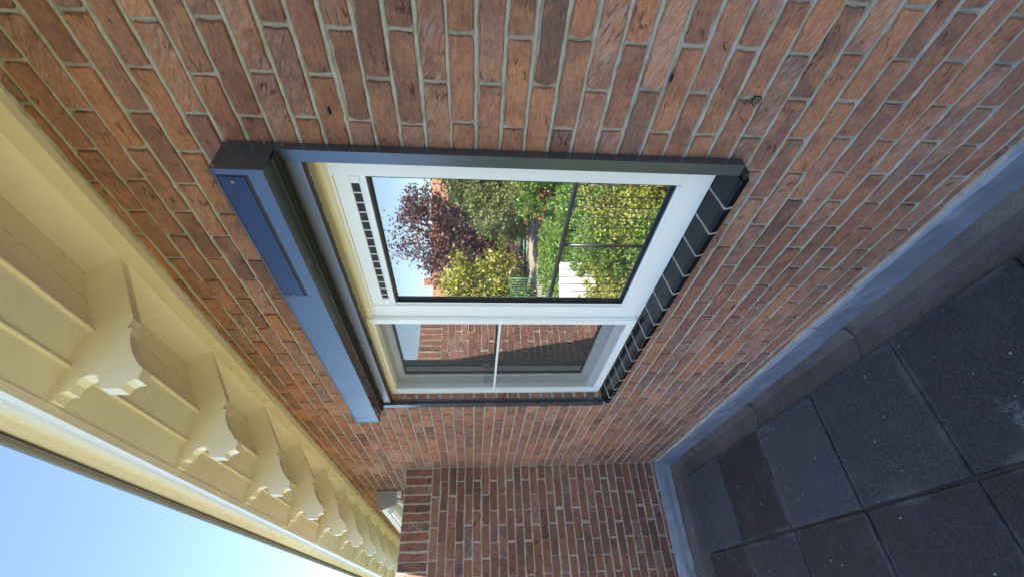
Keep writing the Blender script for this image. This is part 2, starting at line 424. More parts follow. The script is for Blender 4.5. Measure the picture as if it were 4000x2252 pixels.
at = jo.data.attributes.new('tint', 'FLOAT', 'POINT'); at.data.foreach_set('value', JT)
# struck joints: rounded beads of mortar along every bed joint, short ones in the head joints
def bead_mesh(strips):
    V, F = [], []
    for pts, wdt, hgt, vert in strips:
        k0 = len(V); n = len(pts)
        for (u, z) in pts:
            ww = wdt*random.uniform(.82, 1.2); hh = hgt*random.uniform(.7, 1.25); o_ = random.gauss(0, .0006)
            for t in (-1, -.62, 0, .62, 1):
                d = o_+t*ww/2; y = .0088-hh*(1-t*t)**.8
                V.append((u+d, y, z) if vert else (u, y, z+d))
        for a in range(n-1):
            for b in range(4): F.append((k0+a*5+b, k0+(a+1)*5+b, k0+(a+1)*5+b+1, k0+a*5+b+1))
    return V, F
strips = []
for k in range(k0, k1+2):
    zj = .003+CH*k
    runs = [(-3.608, .2)] if not (ZB < zj < ZT) else [(-3.608, XL-.004), (XR+.004, .2)]
    if zj > .3: runs[0] = (-8.5, runs[0][1])
    for a, b in runs:
        n = int((b-a)/(.02 if a > -2.4 else .03)); strips.append(([(a+(b-a)*i/n, zj+random.gauss(0, .0006)) for i in range(n+1)], .0122, .0080, False))
for (p, q, z, jb) in items:
    if -3.6 < p < .2: strips.append(([(p-.005, z+t) for t in (-.024, -.008, .008, .024)], .0108, .0036, True))
mj = mesh('mortar_joints', *bead_mesh(strips), M_mortar, wall, True); tag(mj, kind='stuff')
# sawn mortar fillet under the eaves board
prism('mortar_fillet', [(-.003, 1.024), (.004, 1.022), (.004, 1.036), (-.008, 1.034)], WX0, 3.6, M_mortar, wall, n=500, jit=.002)
# plugs and screw left in the wall
def wall_plug(x, z, r, big=False):
    cyl('plug_hole', (x, -.001, z), (0, -1, 0), r, .0012, M_black, wall)
    if big:
        tube('plug_ring', [(x+r*.62*math.cos(a), -.004, z+r*.62*math.sin(a)) for a in np.linspace(0, 2*math.pi, 17)], .0016, plain('beige_plug', (.30, .22, .13)), wall, 6)
        cyl('plug_screw', (x, -.002, z), (0, -1, 0), r*.26, .003, M_zinc, wall, 10)
wall_plug(-.529, -.667, .0125, True)
for x, z in ((-.602, .345), (-.485, -.44), (-4.05, .86)):
    mesh('cocoon', *(lambda n=8: ([(x+.004*math.cos(a)*math.sin(b), -.004*math.sin(a)*math.sin(b)-.001, z+.0035*math.cos(b)*2.) if False else
        (x+.011*math.cos(b), -.0035*math.sin(b)*abs(math.sin(a))-.002, z+.0035*math.sin(b)*math.cos(a)) for b in np.linspace(.1, math.pi-.1, n) for a in np.linspace(0, 2*math.pi, n, endpoint=False)],
        [(i*n+j, i*n+(j+1) % n, (i+1)*n+(j+1) % n, (i+1)*n+j) for i in range(n-1) for j in range(n)]))(), M_black, wall, True)

# side wall at right angles
SX, SY1 = -3.61, -1.36
side = box('brick_wall', SX-.205, SX-.0075, SY1+.006, .004, -1.72, .512, M_mortar, None, 0)
tag(side, 'lower brick side wall with a course of upright bricks along its top', 'wall')
for k in range(-27, 5):
    zc = .003+CH*(k+.5); ph = -.103 if k % 2 else -.205
    for n in range(-2, 8):
        b = ph-.0055-BL*.99*n+random.gauss(0, .003)+BL*.99; a = b-BLEN
        b = min(b, -.004); a = max(a, SY1)
        if b-a < .03: continue
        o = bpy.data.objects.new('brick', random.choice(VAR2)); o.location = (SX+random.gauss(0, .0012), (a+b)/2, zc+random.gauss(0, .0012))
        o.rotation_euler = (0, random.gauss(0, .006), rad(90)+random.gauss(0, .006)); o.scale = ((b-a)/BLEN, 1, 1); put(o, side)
strips = []
for k in range(-27, 6):
    zj = .003+CH*k; strips.append(([(SY1+(-.004-SY1)*i/60, zj+random.gauss(0, .0006)) for i in range(61)], .0118, .0062, False))
V, F = bead_mesh(strips); mj = mesh('mortar_joints', [(SX-y, u, z) for u, y, z in V], F, M_mortar, side, True); tag(mj, kind='stuff')
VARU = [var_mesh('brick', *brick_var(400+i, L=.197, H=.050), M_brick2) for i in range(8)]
y = -.012-.025
while y > SY1+.02:
    o = bpy.data.objects.new('brick', random.choice(VARU)); o.location = (SX+random.gauss(0, .0015), y+random.gauss(0, .001), .4175)
    # lying brick turned upright: local x -> z
    o.rotation_euler = Matrix(((0, -1, 0), (0, 0, 1), (-1, 0, 0))).to_euler(); 
    o.rotation_euler = (Matrix.Rotation(rad(90), 3, 'Z') @ Matrix.Rotation(rad(90), 3, 'Y')).to_euler(); put(o, side); y -= CH
box('coping_mortar', SX-.2, SX-.004, SY1+.01, -.002, .5125, .519, M_mortar, side, .003)

# ------------------------------------------------------------------ eaves
ev = empty('roof_eaves', (-1.5, 0, 1.03))
tag(ev, 'cream painted timber roof eaves with carved brackets and gutter', 'eaves')
EX0, EX1 = -10., 4.4
prism('frieze_board', [(.003, 1.030), (-.030, 1.030), (-.030, 1.089), (.003, 1.089)], EX0, EX1, M_cream, ev, bevel=.002)
prism('frieze_board', [(.003, 1.0895), (-.027, 1.0895), (-.086, 1.169), (-.07, 1.185), (.003, 1.185)], EX0, EX1, M_cream, ev)
prism('soffit_board', [(-.080, 1.169), (-.186, 1.1085), (-.186, 1.124), (-.080, 1.186)], EX0, EX1, M_cream, ev, bevel=.001)
prism('soffit_board', [(-.188, 1.1080), (-.290, 1.0485), (-.290, 1.064), (-.188, 1.1235)], EX0, EX1, M_cream, ev, bevel=.001)
prism('soffit_board', [(-.290, 1.0500), (-.3965, 1.0510), (-.3965, 1.070), (-.290, 1.070)], EX0, EX1, M_cream, ev, bevel=.001)
prism('soffit_board', [(-.3985, 1.0505), (-.4965, 1.0515), (-.4965, 1.071), (-.3985, 1.071)], EX0, EX1, M_cream, ev, bevel=.001)
for yb, zb in ((-.288, 1.0475), (-.3975, 1.0495)):
    tube('bead', [(x, yb, zb) for x in np.linspace(EX0, EX1, 12)], .0065, M_cream, ev, 10)
BP = [(-.026, 1.0955), (-.247, .959), (-.279, .961), (-.277, .948), (-.300, .944), (-.326, .933), (-.352, .917), (-.374, .899), (-.391, .881), (-.404, .866),
      (-.434, .866), (-.437, .879), (-.445, .890), (-.461, .896), (-.461, .942), (-.423, .968), (-.421, .984), (-.428, .999), (-.442, 1.010), (-.466, 1.015), (-.469, 1.034), (-.493, 1.034), (-.493, 1.055),
      (-.290, 1.056), (-.084, 1.176), (-.026, 1.13)]
x0b = -1.109+.586*8
while x0b > EX0:
    if x0b < EX1-.05: prism('bracket', [(p+random.gauss(0, .0007), q+random.gauss(0, .0007)) for p, q in BP], x0b-.040+random.uniform(-.002, .002), x0b, M_cream, ev, bevel=.0012)
    x0b -= .5865
# box gutter: fascia with ogee, moulding, zinc lining edge
og = [(-.4965, 1.047), (-.517, 1.047), (-.5175, 1.075), (-.5165, 1.10), (-.513, 1.125), (-.510, 1.145), (-.509, 1.165), (-.513, 1.174), (-.534, 1.177), (-.537, 1.182), (-.537, 1.194), (-.4965, 1.194)]
prism('fascia', og, EX0, EX1, M_fascia, ev, n=40, bevel=0)
tube('gutter_bead', [(x, -.553, 1.190) for x in np.linspace(EX0, EX1, 40)], .0115, M_zinc, ev, 12)
prism('gutter_lip', [(-.535, 1.1945), (-.553, 1.2005), (-.553, 1.2025), (-.45, 1.2025), (-.45, 1.1955)], EX0, EX1, M_zinc, ev)
for xj in np.arange(-9.4, 4, 1.05):
    tube('gutter_joint', [(xj, -.553, 1.190), (xj+.012, -.553, 1.190)], .0128, M_zinc, ev, 12)
prism('gutter_bottom', [(-.50, 1.072), (-.50, 1.1), (-.29, 1.1), (-.29, 1.072)], EX0, EX1, M_cream, ev)
prism('roof_slope', [(-.32, 1.20), (-.32, 1.11), (-.05, 1.25), (4.6, 4.0), (4.6, 4.12)], EX0, EX1, plain('red_clay_roof_tile', (.30, .12, .07)), ev)

# ------------------------------------------------------------------ window
win = empty('window', ((XL+XR)/2, .05, -.70))
tag(win, 'white two-part window in the brick wall with garden reflected in its glass', 'window')
YF = .050
ring_frame('frame', XL+.004, XR-.004, -.7055, .499, XL+.06, -.834, -.616, .4075, YF, .125, M_pvc, win)
box('mullion', -1.552, -1.474, YF-.001, .122, -.616, .4075, M_pvc, win, .004)
prism('frame_head_moulding', [(YF+.002, .4125), (YF-.008, .422), (YF-.010, .440), (YF-.004, .457), (YF+.002, .462)], XL+.006, XR-.006, M_cream, win)  # cream colour stands in for warm bounced light on the white frame head
prism('sealing_tape', [(YF+.004, .463), (YF-.004, .4645), (YF-.002, .474), (YF+.004, .476)], XL+.006, XR-.006, M_foam, win, n=160, jit=.0022)
# glazing beads of the fixed light
boxes('glazing_bead', [(-1.474, -.834, YF+.004, .075, .3165, .3345), (-1.474, -1.466, YF+.010, .075, -.616, .3165), (-.842, -.834, YF+.010, .075, -.616, .3165), (-1.466, -.842, YF+.004, .075, -.616, -.606)], M_pvc, win, .0015)
boxes('glass_gasket', [(-1.466, -.842, .0605, .074, .3085, .3165), (-1.466, -1.4625, .0605, .074, -.606, .3085), (-.845, -.842, .0605, .074, -.606, .3085), (-1.4625, -.845, .0605, .074, -.606, -.6025)], M_black, win, .0005)
boxes('glass_spacer', [(-1.464, -1.4615, .080, .098, -.602, .308), (-1.4615, -.846, .080, .098, -.6045, -.602), (-1.4615, -.846, .080, .098, .308, .3105)], M_alu, win, 0)
g1 = box('glass_pane', -1.463, -.8445, .0745, .0785, -.601, .312, M_glass, win, 0)
box('inner_glass_pane', -1.463, -.8445, .0985, .1025, -.601, .312, M_glass, win, 0)
# ventilation grille above the fixed light
vg = box('vent_grille', -1.473, -.835, YF+.0035, .10, .3625, .4065, M_pvc, win, .002)
boxes('grille_bar', [(-1.4725, -1.434, YF+.002, .08, .3355, .3618), (-.862, -.8355, YF+.002, .08, .3355, .3618)], M_pvc, vg, .001)
box('grille_back', -1.434, -.862, YF+.010, YF+.02, .3355, .3618, M_black, vg, 0)
for i in range(1, 15):
    x = -.862-i*(1.434-.862)/14.6
    box('grille_bar', x-.0015, x+.0015, YF+.0062, YF+.0098, .3355, .3618, M_pvc, vg, .0005)
box('grille_bar', -1.4725, -.8355, YF+.0045, .058, .3348, .3385, M_pvc, vg, .0005)
# opening sash behind the insect screen
ring_frame('sash', -2.262, -1.575, -.65, .435, -2.175, -1.655, -.58, .366, .086, .13, M_sash, win, .006)
boxes('sash_gasket', [(-2.1755, -2.169, .0945, .11, -.58, .366), (-1.661, -1.6545, .0945, .11, -.58, .366), (-2.169, -1.661, .0945, .11, -.58, -.573), (-2.169, -1.661, .0945, .11, .359, .366)], M_black, win, .001)
box('glass_pane', -2.171, -1.659, .1015, .105, -.575, .361, M_glass, win, 0)
boxes('sash_rebate', [(-2.2395, -2.2, .0505, .0855, -.652, .436), (-1.6, -1.553, .0505, .0855, -.652, .436)], M_sash, win, .002)
scr = ring_frame('insect_screen', -2.283, -1.548, -.692, .448, -2.243, -1.581, -.655, .430, .030, .0485, M_pvc, win)
box('screen_bar', -2.243, -1.581, .036, .045, -.111, -.100, M_pvc, scr, .002)
mesh('screen_mesh', [(-2.244, .046, -.656), (-1.580, .046, -.656), (-1.580, .046, .431), (-2.244, .046, .431)], [(0, 1, 2, 3)], M_screen, scr)
for x, z in ((-1.66, .414), (-2.11, .407), (-1.664, -.625), (-2.07, -.625)):
    tube('screen_clip', [(x+.02, .052, z+.014*(1 if z > 0 else -1)), (x+.004, .054, z+.004), (x, .056, z), (x-.008, .056, z-.001)], .0035, M_alu, scr, 6)
box('screen_latch', -2.205, -2.178, .050, .058, -.083, -.047, M_alu, scr, .002)
# room behind
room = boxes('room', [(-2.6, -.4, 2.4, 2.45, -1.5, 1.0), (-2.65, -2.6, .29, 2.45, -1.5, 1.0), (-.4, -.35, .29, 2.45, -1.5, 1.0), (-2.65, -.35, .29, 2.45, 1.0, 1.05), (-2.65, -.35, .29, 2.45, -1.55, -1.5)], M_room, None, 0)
tag(room, 'dim room interior behind the window glass', 'room', kind='structure')

# window sill of glazed tiles
sill = empty('window_sill', ((XL+XR)/2, 0, -.77))
tag(sill, 'window sill of black glazed ceramic tiles with grey joints', 'window sill')
SP = [(.058, -.7065), (.040, -.7075), (.020, -.7115), (-.010, -.7165), (-.037, -.7205), (-.0405, -.7240), (-.0395, -.7275), (-.0330, -.748), (.0045, -.7530), (.058, -.753)]
pitch = .1045; xs = -.7385; tile_me = None; i = 0
while xs-.03 > XL+.03:
    x1 = max(xs-pitch+.006, XL+.022)
    o = prism('sill_tile', [(p, q) for p, q in SP], x1, xs, M_glaze, sill, bevel=.0018)
    o.location.z = random.uniform(-.001, .001)
    xm = x1
    if xs-pitch > XL+.03:
        prism('joint', [(p-.0007*(p < -.011), q+(.0007 if q > -.726 else -.0007)) for p, q in SP], xm-.0060, xm+.0002, M_mortar, sill, n=2, jit=.0003)
    xs -= pitch; i += 1
box('sill_tile', XL-.012, xs+pitch+.0*pitch-.12 if False else XL+.016, -.012, .056, -.764, -.712, M_glaze, sill, .003)

# ------------------------------------------------------------------ roller screen on the window
rs = empty('roller_blind', (-1.505, -.05, -.70))
tag(rs, 'anthracite roller blind box with side guide rails mounted over the window', 'roller blind')
BX0, BX1, BZ0, BZ1, BY = -2.319, -.692, .497, .617, -.112
bx = box('cassette', BX0+.006, BX1-.006, BY, -.004, BZ0, BZ1, M_anth, rs, .0025)
box('front_groove', BX0+.007, BX1-.007, BY-.0006, BY+.01, BZ1-.0075, BZ1-.006, M_black, bx, 0)
def cap(x, w):
    return prism('end_cap', [(BY-.0012, BZ0-.001), (BY-.0012, BZ1-.003), (BY+.003, BZ1+.0012), (-.006, BZ1+.0012), (-.0025, BZ1-.003), (-.0025, BZ0-.001)], x, x+w, M_anth, rs, bevel=.001)
cap(BX0, .0055); ec = cap(BX1-.0058, .0058)
for yy, zz in ((-.008, .610), (-.006, .523), (-.103, .610)):
    cyl('screw', (BX1-.001, yy, zz), (1, 0, 0), .0036, .0028, M_steel, ec, 12)
# raised maker's plate lettering on the end cap
def text(name, s, size, mtx, depth, mat, parent):
    cu = bpy.data.curves.new(name, 'FONT'); cu.body = s; cu.size = size; cu.extrude = depth; cu.align_x = 'CENTER'; cu.align_y = 'CENTER'
    o = bpy.data.objects.new(name, cu); C.objects.link(o)
    me = bpy.data.meshes.new_from_object(o.evaluated_get(bpy.context.evaluated_depsgraph_get()))
    bpy.data.objects.remove(o); me.materials.append(mat)
    if len(me.materials) > 1: me.materials.pop(index=0)
    for v in me.vertices: v.co = mtx @ v.co
    return put(bpy.data.objects.new(name, me), parent)
mt = Matrix(((0, 0, 1, BX1+.0002), (1, 0, 0, -.054), (0, 1, 0, .558), (0, 0, 0, 1)))
M_emb = metal('embossed_anthracite', (.17, .20, .26), .2, .75, 1.6)
text('embossed_lettering', 'heroal', .0135, mt, .0009, M_emb, ec)
boxes('emboss_frame', [(BX1-.0005, BX1+.0008, -.0775, -.0305, .5665, .5675), (BX1-.0005, BX1+.0008, -.0775, -.0305, .5485, .5495), (BX1-.0005, BX1+.0008, -.0775, -.0765, .5495, .5665), (BX1-.0005, BX1+.0008, -.0315, -.0305, .5495, .5665)], M_emb, ec, 0)
box('panel_shadow_gap', -1.1885, -.7095, BY-.0008, BY+.004, .5370, .6085, M_black, bx, .0)  # black sheet painted as the shadow line around the panel
pn = box('inspection_panel', -1.1840, -.7125, BY-.0030, BY+.003, .5450, .6055, M_anth2, rs, .001)
for x in (-.727, -1.178):
    cyl('screw_hole', (x, BY-.0025, .576), (0, -1, 0), .0068, .0009, M_black, pn)
    cyl('screw', (x, BY-.003, .576), (0, -1, 0), .0045, .0016, M_zinc, pn, 12)
boxes('underside_lip', [(BX0+.008, BX1-.008, -.064, -.059, .490, .498), (BX0+.008, BX1-.008, -.028, -.024, .485, .498)], M_anth, bx, .001)
prism('brush_seal', [(-.058, .4965), (-.045, .485), (-.034, .484), (-.029, .4965)], BX0+.009, BX1-.009, M_brush, bx, n=300, jit=.0012)
boxes('bottom_bar', [(-2.281, -.732, -.0235, -.005, .4435, .4845)], M_bar, rs, .004, 3)
box('bar_seal', -2.281, -.732, -.019, -.009, .4405, .4436, M_black, rs, .001)
for nm, a, b, inner in (('R', -.7275, BX1, -.7275), ('L', BX0, -2.2835, -2.2835)):
    prof = [(-.033, BZ0-.001), (-.033, -.7135), (-.004, -.7135), (-.004, BZ0-.001)]
    gr = prism('guide_rail', prof, a, b, M_anth, rs, bevel=.0012)
    s_ = -1 if nm == 'R' else 1
    box('rail_slot', min(inner, inner+s_*.0006), max(inner, inner+s_*.0006), -.022, -.014, -.675, .44, M_black, gr, 0)
    if nm == 'R': cyl('screw', (BX1-.0008, -.013, .478), (1, 0, 0), .0036, .0024, M_steel, gr, 12)
box('sill_end_bracket', -.738, -.716, -.036, -.006, -.7370, -.7265, M_black, rs, .002)

# ------------------------------------------------------------------ flat roof
roof = boxes('flat_roof', [(-6.5, 4.4, -1.70, -.0, -4.6, -1.626)], M_bit, None, 0)
tag(roof, kind='structure')
# bitumen upstand
prism('bitumen_upstand', [(.004, -1.50), (-.016, -1.52), (-.020, -1.578), (-.030, -1.606), (-.055, -1.6215), (-.10, -1.6245), (-.10, -1.64), (.004, -1.64)], SX+.0, 4.4, M_bit, roof, n=60, jit=.0012)
prism('bitumen_upstand', [(SX-.004, -1.50), (SX+.018, -1.52), (SX+.022, -1.578), (SX+.034, -1.604), (SX+.062, -1.6215), (SX+.12, -1.6245), (SX+.12, -1.64), (SX-.004, -1.64)], SY1, -.01, M_bit, roof, axis='y', n=24, jit=.0015)
for x, dx in ((-1.53, .09), (-2.36, .06), (-3.2, .05), (-.62, .1)):
    mesh('membrane_lap', [(x, -.0235, -1.572), (x+.02, -.0235, -1.572), (x-.03, -.19, -1.6225), (x-.05, -.19, -1.6225), (x-.008, -.062, -1.6195), (x+.012, -.062, -1.6195)], [(0, 4, 5, 1), (4, 3, 2, 5)], M_bit, roof)
tb = [None]*5
def tile_mesh(seed):
    bm = bmesh.new(); bmesh.ops.create_cube(bm, size=1)
    for v in bm.verts: v.co = Vector((v.co.x*.496, v.co.y*.494, v.co.z*.025))
    bmesh.ops.bevel(bm, geom=list(bm.edges), offset=.0035, segments=2, affect='EDGES')
    r = random.Random(seed)
    me = bpy.data.meshes.new('tile'); bm.to_mesh(me); bm.free(); me.materials.append(M_rub); return me
TM = [tile_mesh(i) for i in range(2)]
TONES = [(.030, .029, .031), (.038, .038, .042), (.026, .024, .025), (.046, .049, .055)]
TONE = {(0, 0): (.052, .060, .068), (0, 1): (.028, .024, .023), (0, 2): (.054, .059, .068), (0, 3): (.042, .045, .050), (0, 4): (.034, .034, .037),
        (1, 0): (.027, .024, .025), (1, 1): (.036, .036, .039), (1, 2): (.029, .026, .027), (1, 3): (.030, .028, .029), (1, 4): (.026, .024, .025)}
for iy, yc in enumerate((-.415, -.921, -1.427)):
    for ix in range(-3, 15):
        xc = -3.394+.2505+.5025*ix+(.004 if iy % 2 else 0)
        if xc < -3.45 or xc > 4.1: continue
        o = bpy.data.objects.new('tile', TM[ix % 2]); o.location = (xc+random.gauss(0, .002), yc+random.gauss(0, .002), -1.6125+random.uniform(-.003, .003)-.004*(iy > 0))
        o.rotation_euler = (random.gauss(0, .003), random.gauss(0, .003), random.gauss(0, .002)); put(o, roof)
        o.color = (*TONE.get((iy, ix), random.choice(TONES)), 1)
# lead flashing
fl = empty('lead_flashing', (-2, -.02, -1.575))
tag(fl, 'blue-grey lead flashing strip along the foot of both brick walls', 'flashing')
def lead_x(a, b, d):
    n = max(4, int((b-a)/.06)); V, F = [], []
    prof = [(.004, -1.452), (-.004, -1.463), (-.0125, -1.473), (-.017, -1.50), (-.019, -1.535), (-.0225, -1.5735), (-.0205, -1.5738), (-.0165, -1.535)]
    o = prism('lead_sheet', [(p-d-.004, q) for p, q in prof], a, b, M_lead, fl, n=n, jit=.0026); return o
xl = [3.0, 2.15, 1.3, .45, -.735, -1.53, -2.365, -3.2, SX+.018]
for i in range(len(xl)-1): lead_x(xl[i+1]-.012, xl[i], .0025*(i % 2))
def lead_y(a, b, d):
    prof = [(SX-.004, -1.450), (SX+.004, -1.461), (SX+.0125, -1.471), (SX+.017, -1.50), (SX+.019, -1.535), (SX+.0235, -1.566), (SX+.0215, -1.5665), (SX+.0165, -1.535)]
    return prism('lead_sheet', [(p+d+.006, q) for p, q in prof], a, b, M_lead, fl, axis='y', n=12, jit=.0026)
lead_y(-.71, -.012, 0); lead_y(SY1, -.70, .0025)
prism('mortar_pointing', [(.003, -1.45), (-.007, -1.452), (-.010, -1.470), (-.002, -1.474)], SX+.02, 3.5, M_mortar, fl, n=140, jit=.0018)

# ------------------------------------------------------------------ far window beyond the side wall
aw = empty('awning', (-5.3, -.08, .68))
tag(aw, 'white awning cassette with grey end cap under the eaves beyond the side wall', 'awning')
prism('end_cap', [(-.006, .69), (-.125, .678), (-.168, .80), (-.150, .825), (-.006, .862)], -4.295, -4.28, metal('grey_end_cap', (.34, .34, .37), .4, .2, 1.5), aw, bevel=.002)
prism('cassette', [(-.008, .70), (-.118, .688), (-.160, .80), (-.145, .818), (-.008, .853)], -6.9, -4.296, M_pvc, aw, bevel=.002)
prism('front_bar', [(-.130, .690), (-.172, .752), (-.182, .752), (-.182, .700), (-.150, .684)], -6.88, -4.32, M_pvc, aw, bevel=.002)
box('bar_groove', -6.88, -4.32, -.1828, -.18, .722, .731, M_black, aw, 0)
boxes('wall_bracket', [(-4.36, -4.31, -.055, -.004, .645, .69)], M_pvc, aw, .006)
tube('arm_joint', [(-4.38, -.085, .682), (-4.38, -.085, .640)], .022, M_pvc, aw, 12)
tube('folding_arm', [(-4.38, -.085, .652), (-5.3, -.10, .652)], .016, M_pvc, aw, 8)
fw = empty('window', (-5.3, -.01, .2))
tag(fw, 'white framed window below the awning beyond the side wall', 'window')
boxes('frame', [(-6.7, -4.42, -.024, -.003, .585, .645), (-4.48, -4.42, -.024, -.003, -.5, .584), (-6.7, -6.64, -.024, -.003, -.5, .584), (-6.639, -4.481, -.024, -.003, -.5, -.44)], M_pvc, fw, .003)
box('glass_pane', -6.64, -4.48, -.012, -.006, -.44, .584, M_glass, fw, 0)

# ------------------------------------------------------------------ balustrade along the roof edge (seen in the glass)
bal = empty('balustrade', (0, -1.64, -1.6))
tag(bal, 'dark metal balustrade with thin bars, reflected in the large pane', 'balustrade')
tube('handrail', [(x, -1.64, -.795) for x in np.linspace(-5.6, 4.2, 5)], .022, M_railing, bal, 10)
tube('bottom_rail', [(x, -1.64, -1.575) for x in np.linspace(-5.6, 4.2, 5)], .010, M_railing, bal, 8)
for i in range(83):
    x = -5.58+i*.118
    tube('post' if i % 11 == 0 else 'baluster', [(x, -1.64, -1.63 if i % 11 == 0 else -1.575), (x, -1.64, -.795)], .016 if i % 11 == 0 else .0045, M_railing, bal, 8)

# ------------------------------------------------------------------ garden (seen in the glass)
GZ = -4.6
def ground_mat():
    s = NT('lawn_and_soil'); P = s.pos()
    n = s.noise(P, .35, 5, .6); f = s.noise(P, 18, 4, .7)
    col = s.ramp(n, [(.35, (.11, .11, .045)), (.55, (.165, .145, .07)), (.7, (.22, .185, .11))])
    col = s.mix(1., col, s.ramp(f, [(.3, (.6, .6, .6)), (.6, (1.2, 1.2, 1.2))]), 'MULTIPLY'); s.bump(f, .5, .05); return s.base(col, .95)
gV, gF = [], []
gx = np.concatenate([np.linspace(-900, -70, 6), np.linspace(-60, 20, 30), np.linspace(40, 900, 6)]); gy = np.concatenate([np.linspace(-900, -70, 6), np.linspace(-60, 0, 24), np.linspace(30, 900, 5)])
for i, x in enumerate(gx):
    for j, y in enumerate(gy): gV.append((x, y, GZ-.003+.06*math.sin(x*.31)*math.cos(y*.27)*(y < -6)-.06*(y < -6)))
for i in range(len(gx)-1):
    for j in range(len(gy)-1): k = i*len(gy)+j; gF.append((k, k+len(gy), k+len(gy)+1, k+1))
tag(mesh('ground', gV, gF, ground_mat()), kind='structure')
def polar(az, d, z=GZ): return Vector((-d*math.sin(rad(az)), 1.14-d*math.cos(rad(az)), z))
pm = plain('grey_path_gravel', (.33, .29, .25), .95)
a, b, c_, d_ = polar(41.5, 34), polar(60, 27), polar(62, 40), polar(41.0, 41)
tag(mesh('path', [(*a[:2], GZ+.01), (*b[:2], GZ+.01), (*c_[:2], GZ+.01), (*d_[:2], GZ+.01), (*a[:2], GZ-.3), (*b[:2], GZ-.3), (*c_[:2], GZ-.3), (*d_[:2], GZ-.3)], [(0, 1, 2, 3), (0, 4, 5, 1), (1, 5, 6, 2), (2, 6, 7, 3), (3, 7, 4, 0)], pm), kind='structure')
def leaves(name, blobs, n, size, mat, parent, seed, flowers=None, clump=.16):
    r = np.random.default_rng(seed); P = []
    wts = np.array([b[3]*b[4]*b[5] for b in blobs]); wts = wts/wts.sum()
    for b, wt in zip(blobs, wts):
        m = max(12, int(n*wt)); kc = max(6, m//45)
        u = r.normal(size=(kc, 3)); u /= np.linalg.norm(u, axis=1)[:, None]
        rr = r.uniform(.45, 1.04, kc)**.6
        cc = u*rr[:, None]*np.array(b[3:6])+np.array(b[:3])
        idx = r.integers(0, kc, m)
        P.append(cc[idx]+r.normal(size=(m, 3))*np.array(b[3:6])*clump)
    P = np.concatenate(P); P = P[P[:, 2] > GZ+.02]; m = len(P)
    a = r.normal(size=(m, 3)); a /= np.linalg.norm(a, axis=1)[:, None]
    b = r.normal(size=(m, 3)); b -= (b*a).sum(1)[:, None]*a; b /= np.linalg.norm(b, axis=1)[:, None]
    s = size*r.uniform(.55, 1.35, m)[:, None]
    V = np.stack([P-a*s*.5, P+b*s*.28, P+a*s*.5, P-b*s*.28], 1).reshape(-1, 3)
    F = np.arange(m*4).reshape(-1, 4)
    me = bpy.data.meshes.new(name); me.from_pydata(V.tolist(), [], F.tolist()); me.update(); me.materials.append(mat)
    at = me.attributes.new('tint', 'FLOAT', 'POINT'); at.data.foreach_set('value', np.repeat(r.random(m), 4).astype(np.float32))
    return put(bpy.data.objects.new(name, me), parent)
def plant(name, label, cat, az, d, h, rx, mat, n, size, seed, group=None, trunk=None, blobs=None, squash=.8, base=GZ):
    p = polar(az, d, base-.02); e = empty(name, p); tag(e, label, cat, group); r = random.Random(seed)
    th = trunk if trunk else .35*h
    tube('trunk', [p+Vector((0, 0, -.1)), p+Vector((r.uniform(-.1, .1)*h*.1, r.uniform(-.1, .1)*h*.1, th*.6)), p+Vector((r.uniform(-.1, .1)*h*.2, 0, h*.8))], .022*h, M_bark, e, 8, .004*h)
    for i in range(5):
        t = r.uniform(0, 6.28); z0 = r.uniform(.5, .9)*th
        tube('limb', [p+Vector((0, 0, z0)), p+Vector((math.cos(t)*rx*.35, math.sin(t)*rx*.35, z0+h*.18)), p+Vector((math.cos(t)*rx*.7, math.sin(t)*rx*.7, z0+h*.3))], .009*h, M_bark, e, 6, .003*h)
    if blobs is None:
        c0 = th*.55 if trunk else 0; zc = (c0+h)/2; blobs = [(0, 0, zc, rx*.72, rx*.72*squash, (h-c0)/2*.85)]
        for i in range(6):
            t = 1.05*i+r.uniform(-.4, .4); q = r.uniform(.35, .6); bz = r.uniform(c0+.25*(h-c0), c0+.8*(h-c0)); br = rx*r.uniform(.32, .5)
            blobs.append((math.cos(t)*rx*q, math.sin(t)*rx*q, bz, br, br, min(br, (h-bz)*.98)))
    leaves('crown', [(p.x+x, p.y+y, p.z+z, a, b, c) for x, y, z, a, b, c in blobs], n, size, mat, e, seed)
    return e
plant('copper_tree', 'tall purple-leaved tree in front of the far house, reflected in the pane', 'tree', 45.9, 40, 12.7, 5.2, L_purple, 15000, .30, 1, trunk=5)
plant('dark_tree', 'dark green bushy tree beside the house gable, reflected in the pane', 'tree', 39.4, 34, 7.6, 3.1, L_dark, 9000, .26, 2, trunk=2)
plant('olive_bush', 'grey-olive rounded bush at the foot of the purple tree', 'bush', 43.2, 31, 5.4, 2.7, L_olive, 9000, .22, 3)
plant('yellow_bush', 'tall yellow-green bush beside the green gate', 'bush', 53.4, 33, 7.4, 3.4, L_yellow, 11000, .26, 4)
plant('fine_bush', 'light green feathery bush between the bench and the purple tree', 'bush', 47.6, 43, 4.6, 4.2, L_bright, 9000, .24, 5)
plant('dark_bush', 'dark purple-green bush below the purple tree crown', 'bush', 49.6, 38.5, 6.6, 2.8, L_purple, 7000, .26, 6)
plant('side_bush', 'bright green bush under the dark green tree', 'bush', 43.6, 42, 4.0, 3.2, L_bright, 7500, .24, 7)
plant('low_bush', 'spreading olive bush beside the bench end', 'bush', 51.6, 42, 4.4, 3.0, L_olive, 6000, .24, 8)
